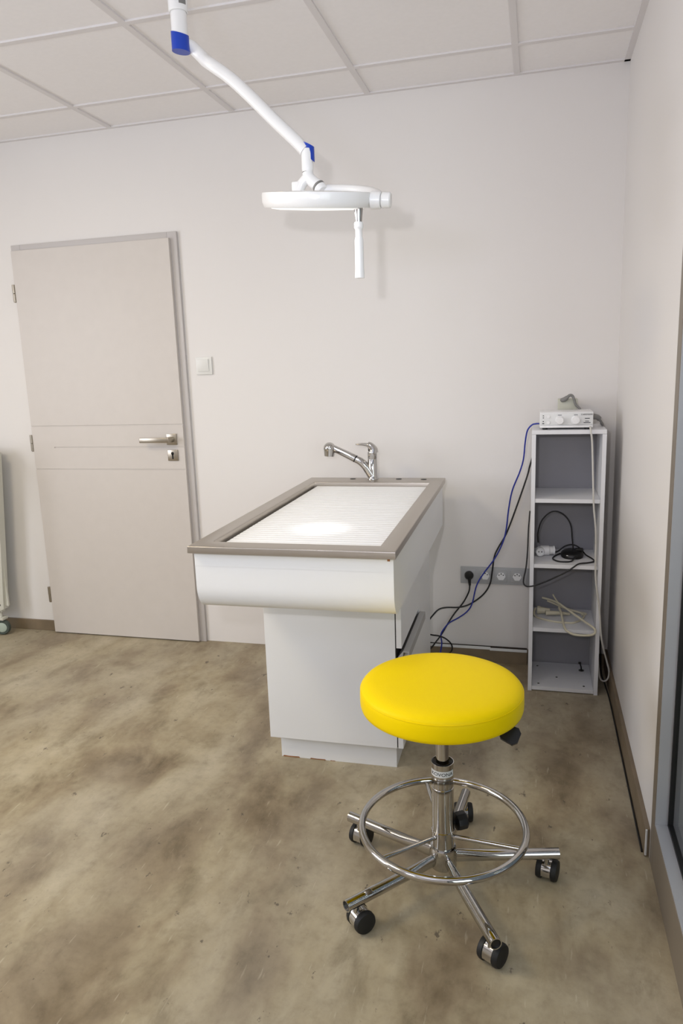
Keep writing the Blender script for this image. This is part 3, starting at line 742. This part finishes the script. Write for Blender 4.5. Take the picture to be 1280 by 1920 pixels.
# blue joint: slanted top and slanted cut-off bottom
def slant(bm, R, zt, zb, st_, sb_, c, n=36):
    t = [bm.verts.new((c[0] + R * cos(2 * pi * k / n), c[1] + R * sin(2 * pi * k / n), zt + st_[0] * R * cos(2 * pi * k / n) + st_[1] * R * sin(2 * pi * k / n))) for k in range(n)]
    b = [bm.verts.new((c[0] + R * cos(2 * pi * k / n), c[1] + R * sin(2 * pi * k / n), zb + sb_[0] * R * cos(2 * pi * k / n) + sb_[1] * R * sin(2 * pi * k / n))) for k in range(n)]
    bm.faces.new(t); bm.faces.new(b[::-1])
    for k in range(n): bm.faces.new((t[k], t[(k + 1) % n], b[(k + 1) % n], b[k]))
bm = B(); slant(bm, .0252, 2.2945, 2.2475, (-.30, .12), (-.12, .0), (PX, PY)); obj('joint_cap', bm, BLUE, lp, smooth=True, angle=40)
AY = -1.105
bm = B(); tube(bm, [(PX + .004, PY + .012, 2.272), (PX + .022, PY + .024, 2.2665), (-1.268, -1.096, 2.24), (-1.25, -1.104, 2.2215), (-1.226, -1.114, 2.203), (-1.176, -1.112, 2.165), (-1.12, -1.11, 2.112), (-1.051, -1.108, 2.041), (-.990, AY, 1.981), (-.966, AY, 1.955)], lambda t: .0175, 18)
obj('arm', bm, WHITEE, lp, smooth=True)
JX = -.9605
bm = B(); lathe(bm, [(0, 1.966), (.0155, 1.958), (.0165, 1.945), (.0165, 1.905), (.0155, 1.9), (.0155, 1.898)], 28, Matrix.Translation((JX, AY, 0))); obj('lamp_spindle', bm, WHITEE, lp, smooth=True, angle=40)
bm = B(); slant(bm, .0168, 1.972, 1.938, (-.5, 0), (-.9, 0), (JX + .0035, AY + .004)); obj('joint_cap', bm, BLUE, lp, smooth=True, angle=40)
# lamp head: disc with its own tilted frame
HC = Vector((-.8935, -1.25, 1.789)); up = Vector((.084, -.183, 1)).normalized()
MH = xform(HC, up, (1, 0, 0))
def hl(x, y, z): return MH @ Vector((x, y, z))
bm = B(); R = .147
lathe(bm, [(0, .022), (.07, .0225), (.118, .0205), (.134, .018), (.139, .0195), (.1455, .0185), (R, .013), (.1465, -.004), (.1425, -.0165), (.140, -.0185), (.133, -.0185), (.131, -.0165), (0, -.0165)], 72, MH)
head = obj('lamp_head', bm, WHITEE, lp, smooth=True, angle=35)
bm = B(); lathe(bm, [(0, -.0168), (.124, -.0168), (.122, -.0205), (.10, -.0235), (0, -.0255)], 64, MH); obj('lens', bm, LENS, head, smooth=True, angle=40)
# fork reaching round the far rim
bm = B(); pts = [hl(.163 * cos(radians(a)), .163 * sin(radians(a)), .004 + .026 * sin(radians(min(90, a)))) for a in range(2, 99, 8)]
tube(bm, pts, lambda t: .0135, 14, 4); obj('fork', bm, WHITEE, lp, smooth=True)
bm = B(); cyl(bm, hl(.145, 0, 0), hl(.1725, 0, .0), .0225, .0215, 28, .002); piv = obj('pivot_block', bm, WHITEE, lp, smooth=True, angle=40)
bm = B(); cyl(bm, hl(.1735, 0, 0), hl(.1985, 0, .0), .0205, .0195, 28, .003); obj('pivot_knob', bm, WHITEE, lp, smooth=True, angle=40)
# elbow between spindle and fork with a joint cap and a counter block
E1 = hl(-.012, .163, .034)
bm = B(); tube(bm, [(JX, AY, 1.8975), (JX + .002, AY, 1.885), (JX + .014, AY, 1.871), (JX + .03, AY, 1.8585)], lambda t: .0155 + .002 * t, 18)
tube(bm, [(JX, AY, 1.886), (JX - .01, AY, 1.876), (JX - .02, AY, 1.866), (JX - .026, AY, 1.852)], lambda t: .0145, 16)
box(bm, JX - .046, JX - .018, AY - .014, AY + .014, 1.836, 1.874, .004)
elb = obj('elbow', bm, WHITEE, lp, smooth=True)
jd = Vector((.62, -.25, -.74)).normalized(); j0 = Vector((JX + .030, AY - .002, 1.8585))
bm = B(); cyl(bm, j0, j0 + jd * .005, .0185, n=24); obj('seal_ring', bm, GREYC, elb, smooth=True)
bm = B(); cyl(bm, j0 + jd * .005, j0 + jd * .022, .0185, .0175, 24, .003); obj('joint_cap', bm, WHITEE, lp, smooth=True, angle=40)
# grip
gx = .1165; gp = hl(gx, -.02, -.0185); gd = Vector((-.012, .02, -1)).normalized()
bm = B(); cyl(bm, gp - gd * .004, gp + gd * .037, .0125, .0082, 24); gn = obj('grip_neck', bm, ALU, lp, smooth=True)
bm = B()
lathe(bm, [(0, .035), (.0105, .035), (.0118, .038), (.0118, .049), (.0105, .051), (.0092, .053), (.0092, .072), (.0112, .077), (.0115, .085), (.0118, .15), (.0128, .172), (.0128, .175), (0, .176)], 28, xform(gp, gd))
obj('grip', bm, WHITEE, lp, smooth=True, angle=40)

# ------------------------------------------------------------------ trolley at the left edge
tr = thing('trolley', 'pale grey trolley on green-grey casters at the left edge', 'trolley', (-3.35, -.2, 0))
bm = B(); 
prism(bm, [(-3.085, .125), (-3.031, .150), (-2.955, .98), (-3.0, .98)], -.125, -.085, 'y')
obj('post', bm, TROLL, tr)
bm = B(); box(bm, -3.62, -3.58, -.125, -.085, .125, .98, .002); obj('post', bm, TROLL, tr)
bm = B(); box(bm, -3.6, -3.05, -.118, -.092, .13, .165, .002); obj('cross_bar', bm, TROLL, tr)
bm = B(); box(bm, -3.58, -3.01, -.11, -.1, .165, .96, .001); obj('side_panel', bm, TROLL, tr)
bm = B(); box(bm, -3.64, -2.98, -.5, -.06, .98, 1.0, .003); obj('top', bm, TROLL, tr)
bm = B(); cyl(bm, (-3.052, -.126, .172), (-3.052, -.123, .172), .006, n=14); obj('screw', bm, SCREW, tr, smooth=True)
for x in (-3.6, -3.072):
    for y in (-.105, -.46):
        bm = B(); cyl(bm, (x, y, .075), (x, y, .127), .01, n=14); box(bm, x - .028, x + .028, y - .022, y + .022, .085, .1, .003)
        if y < -.3: box(bm, x - .014, x + .014, y - .014, y + .014, .1, .981)
        cs = obj('caster', bm, TROLL, tr, smooth=True)
        bm = B(); lathe(bm, [(.027, -.012), (.038, -.012), (.042, -.006), (.042, .006), (.038, .012), (.027, .012)], 28, xform((x + .004, y, .0425), (.25, -1, 0)), closed=True); obj('wheel', bm, GREENG, cs, smooth=True)
        bm = B(); lathe(bm, [(0, -.0135), (.02, -.0135), (.0265, -.011), (.0265, .011), (.02, .0135), (0, .0135)], 24, xform((x + .004, y, .0425), (.25, -1, 0))); obj('hub', bm, GREENH, cs, smooth=True)

# ------------------------------------------------------------------ light
def area(name, loc, target, size, energy, col=(1, 1, 1), sy=None, spread=180):
    l = bpy.data.lights.new(name, 'AREA'); l.energy = energy; l.color = col; l.shape = 'RECTANGLE' if sy else 'SQUARE'; l.size = size
    if sy: l.size_y = sy
    l.spread = radians(spread)
    o = bpy.data.objects.new(name, l); COL.objects.link(o); o.location = loc
    o.rotation_euler = (Vector(target) - Vector(loc)).to_track_quat('-Z', 'Y').to_euler()
    return o
area('ceiling_panel_light', (-2.5, -2.2, H - .03), (-2.5, -2.2, 0), .6, 21.5, (1, .83, .52))
area('ceiling_panel_light', (-2.3, -4.0, H - .03), (-2.3, -4.0, 0), .6, 12.5, (.72, .82, 1))
area('window_daylight', (-4.05, -2.4, 1.5), (0, -2.4, 1.3), 1.5, 46, (.85, .89, 1), 1.3)
area('ceiling_fill', (-.95, -3.6, 1.7), (-1.0, -2.7, 3.2), .35, 14, (.70, .76, 1))  # added unseen fill, lifts the ceiling and upper walls
fl = bpy.data.lights.new('camera_flash', 'SPOT'); fl.energy = 48; fl.spot_size = radians(80); fl.spot_blend = 1.; fl.shadow_soft_size = .02; fl.color = (.97, .96, 1)
fo = bpy.data.objects.new('camera_flash', fl); COL.objects.link(fo); fo.location = (-.47, -3.26, 1.50)
fo.rotation_euler = (Vector((-1.3, 0, 1.55)) - fo.location).to_track_quat('-Z', 'Y').to_euler()
area('glass_door_daylight', (1.0, -4.3, 1.5), (-1.3, -1.5, .9), 1.2, 36, (.97, .97, 1), 1.8)
sl = bpy.data.lights.new('exam_lamp_light', 'SPOT'); sl.energy = 16; sl.spot_size = radians(13.5); sl.spot_blend = .75; sl.shadow_soft_size = .03; sl.color = (1, .99, .97)
ll = area('exam_lamp_halo', HC - up * .028, HC - up, .2, 1.3, (1, .99, .98)); ll.data.shape = 'DISK'
so = bpy.data.objects.new('exam_lamp_light', sl); COL.objects.link(so)
so.location = HC - up * .03; so.rotation_euler = (-up).to_track_quat('-Z', 'Y').to_euler()

wd = bpy.data.worlds.new('World'); SC.world = wd; wd.use_nodes = True
wd.node_tree.nodes['Background'].inputs['Color'].default_value = (.55, .62, .75, 1)
wd.node_tree.nodes['Background'].inputs['Strength'].default_value = .35

# ------------------------------------------------------------------ camera
cam = bpy.data.cameras.new('Camera'); co = bpy.data.objects.new('Camera', cam); COL.objects.link(co)
cam.sensor_fit = 'VERTICAL'; cam.sensor_height = 36; cam.lens = 1371.855 / 1920 * 36; cam.clip_start = .05
rt = Vector((.96685678, .25298077, -.03447733)); dn = Vector((.01731402, -.1996904, -.97970606)); fw = Vector((-.25473159, .94663851, -.19745213))
co.matrix_world = Matrix(((rt.x, -dn.x, -fw.x, -.32183579), (rt.y, -dn.y, -fw.y, -3.24007158), (rt.z, -dn.z, -fw.z, 1.35927342), (0, 0, 0, 1)))
SC.camera = co

SC.view_settings.view_transform = 'Standard'; SC.view_settings.look = 'None'
SC.view_settings.gamma = 1; SC.view_settings.use_curve_mapping = False
SC.view_settings.exposure = -0.02
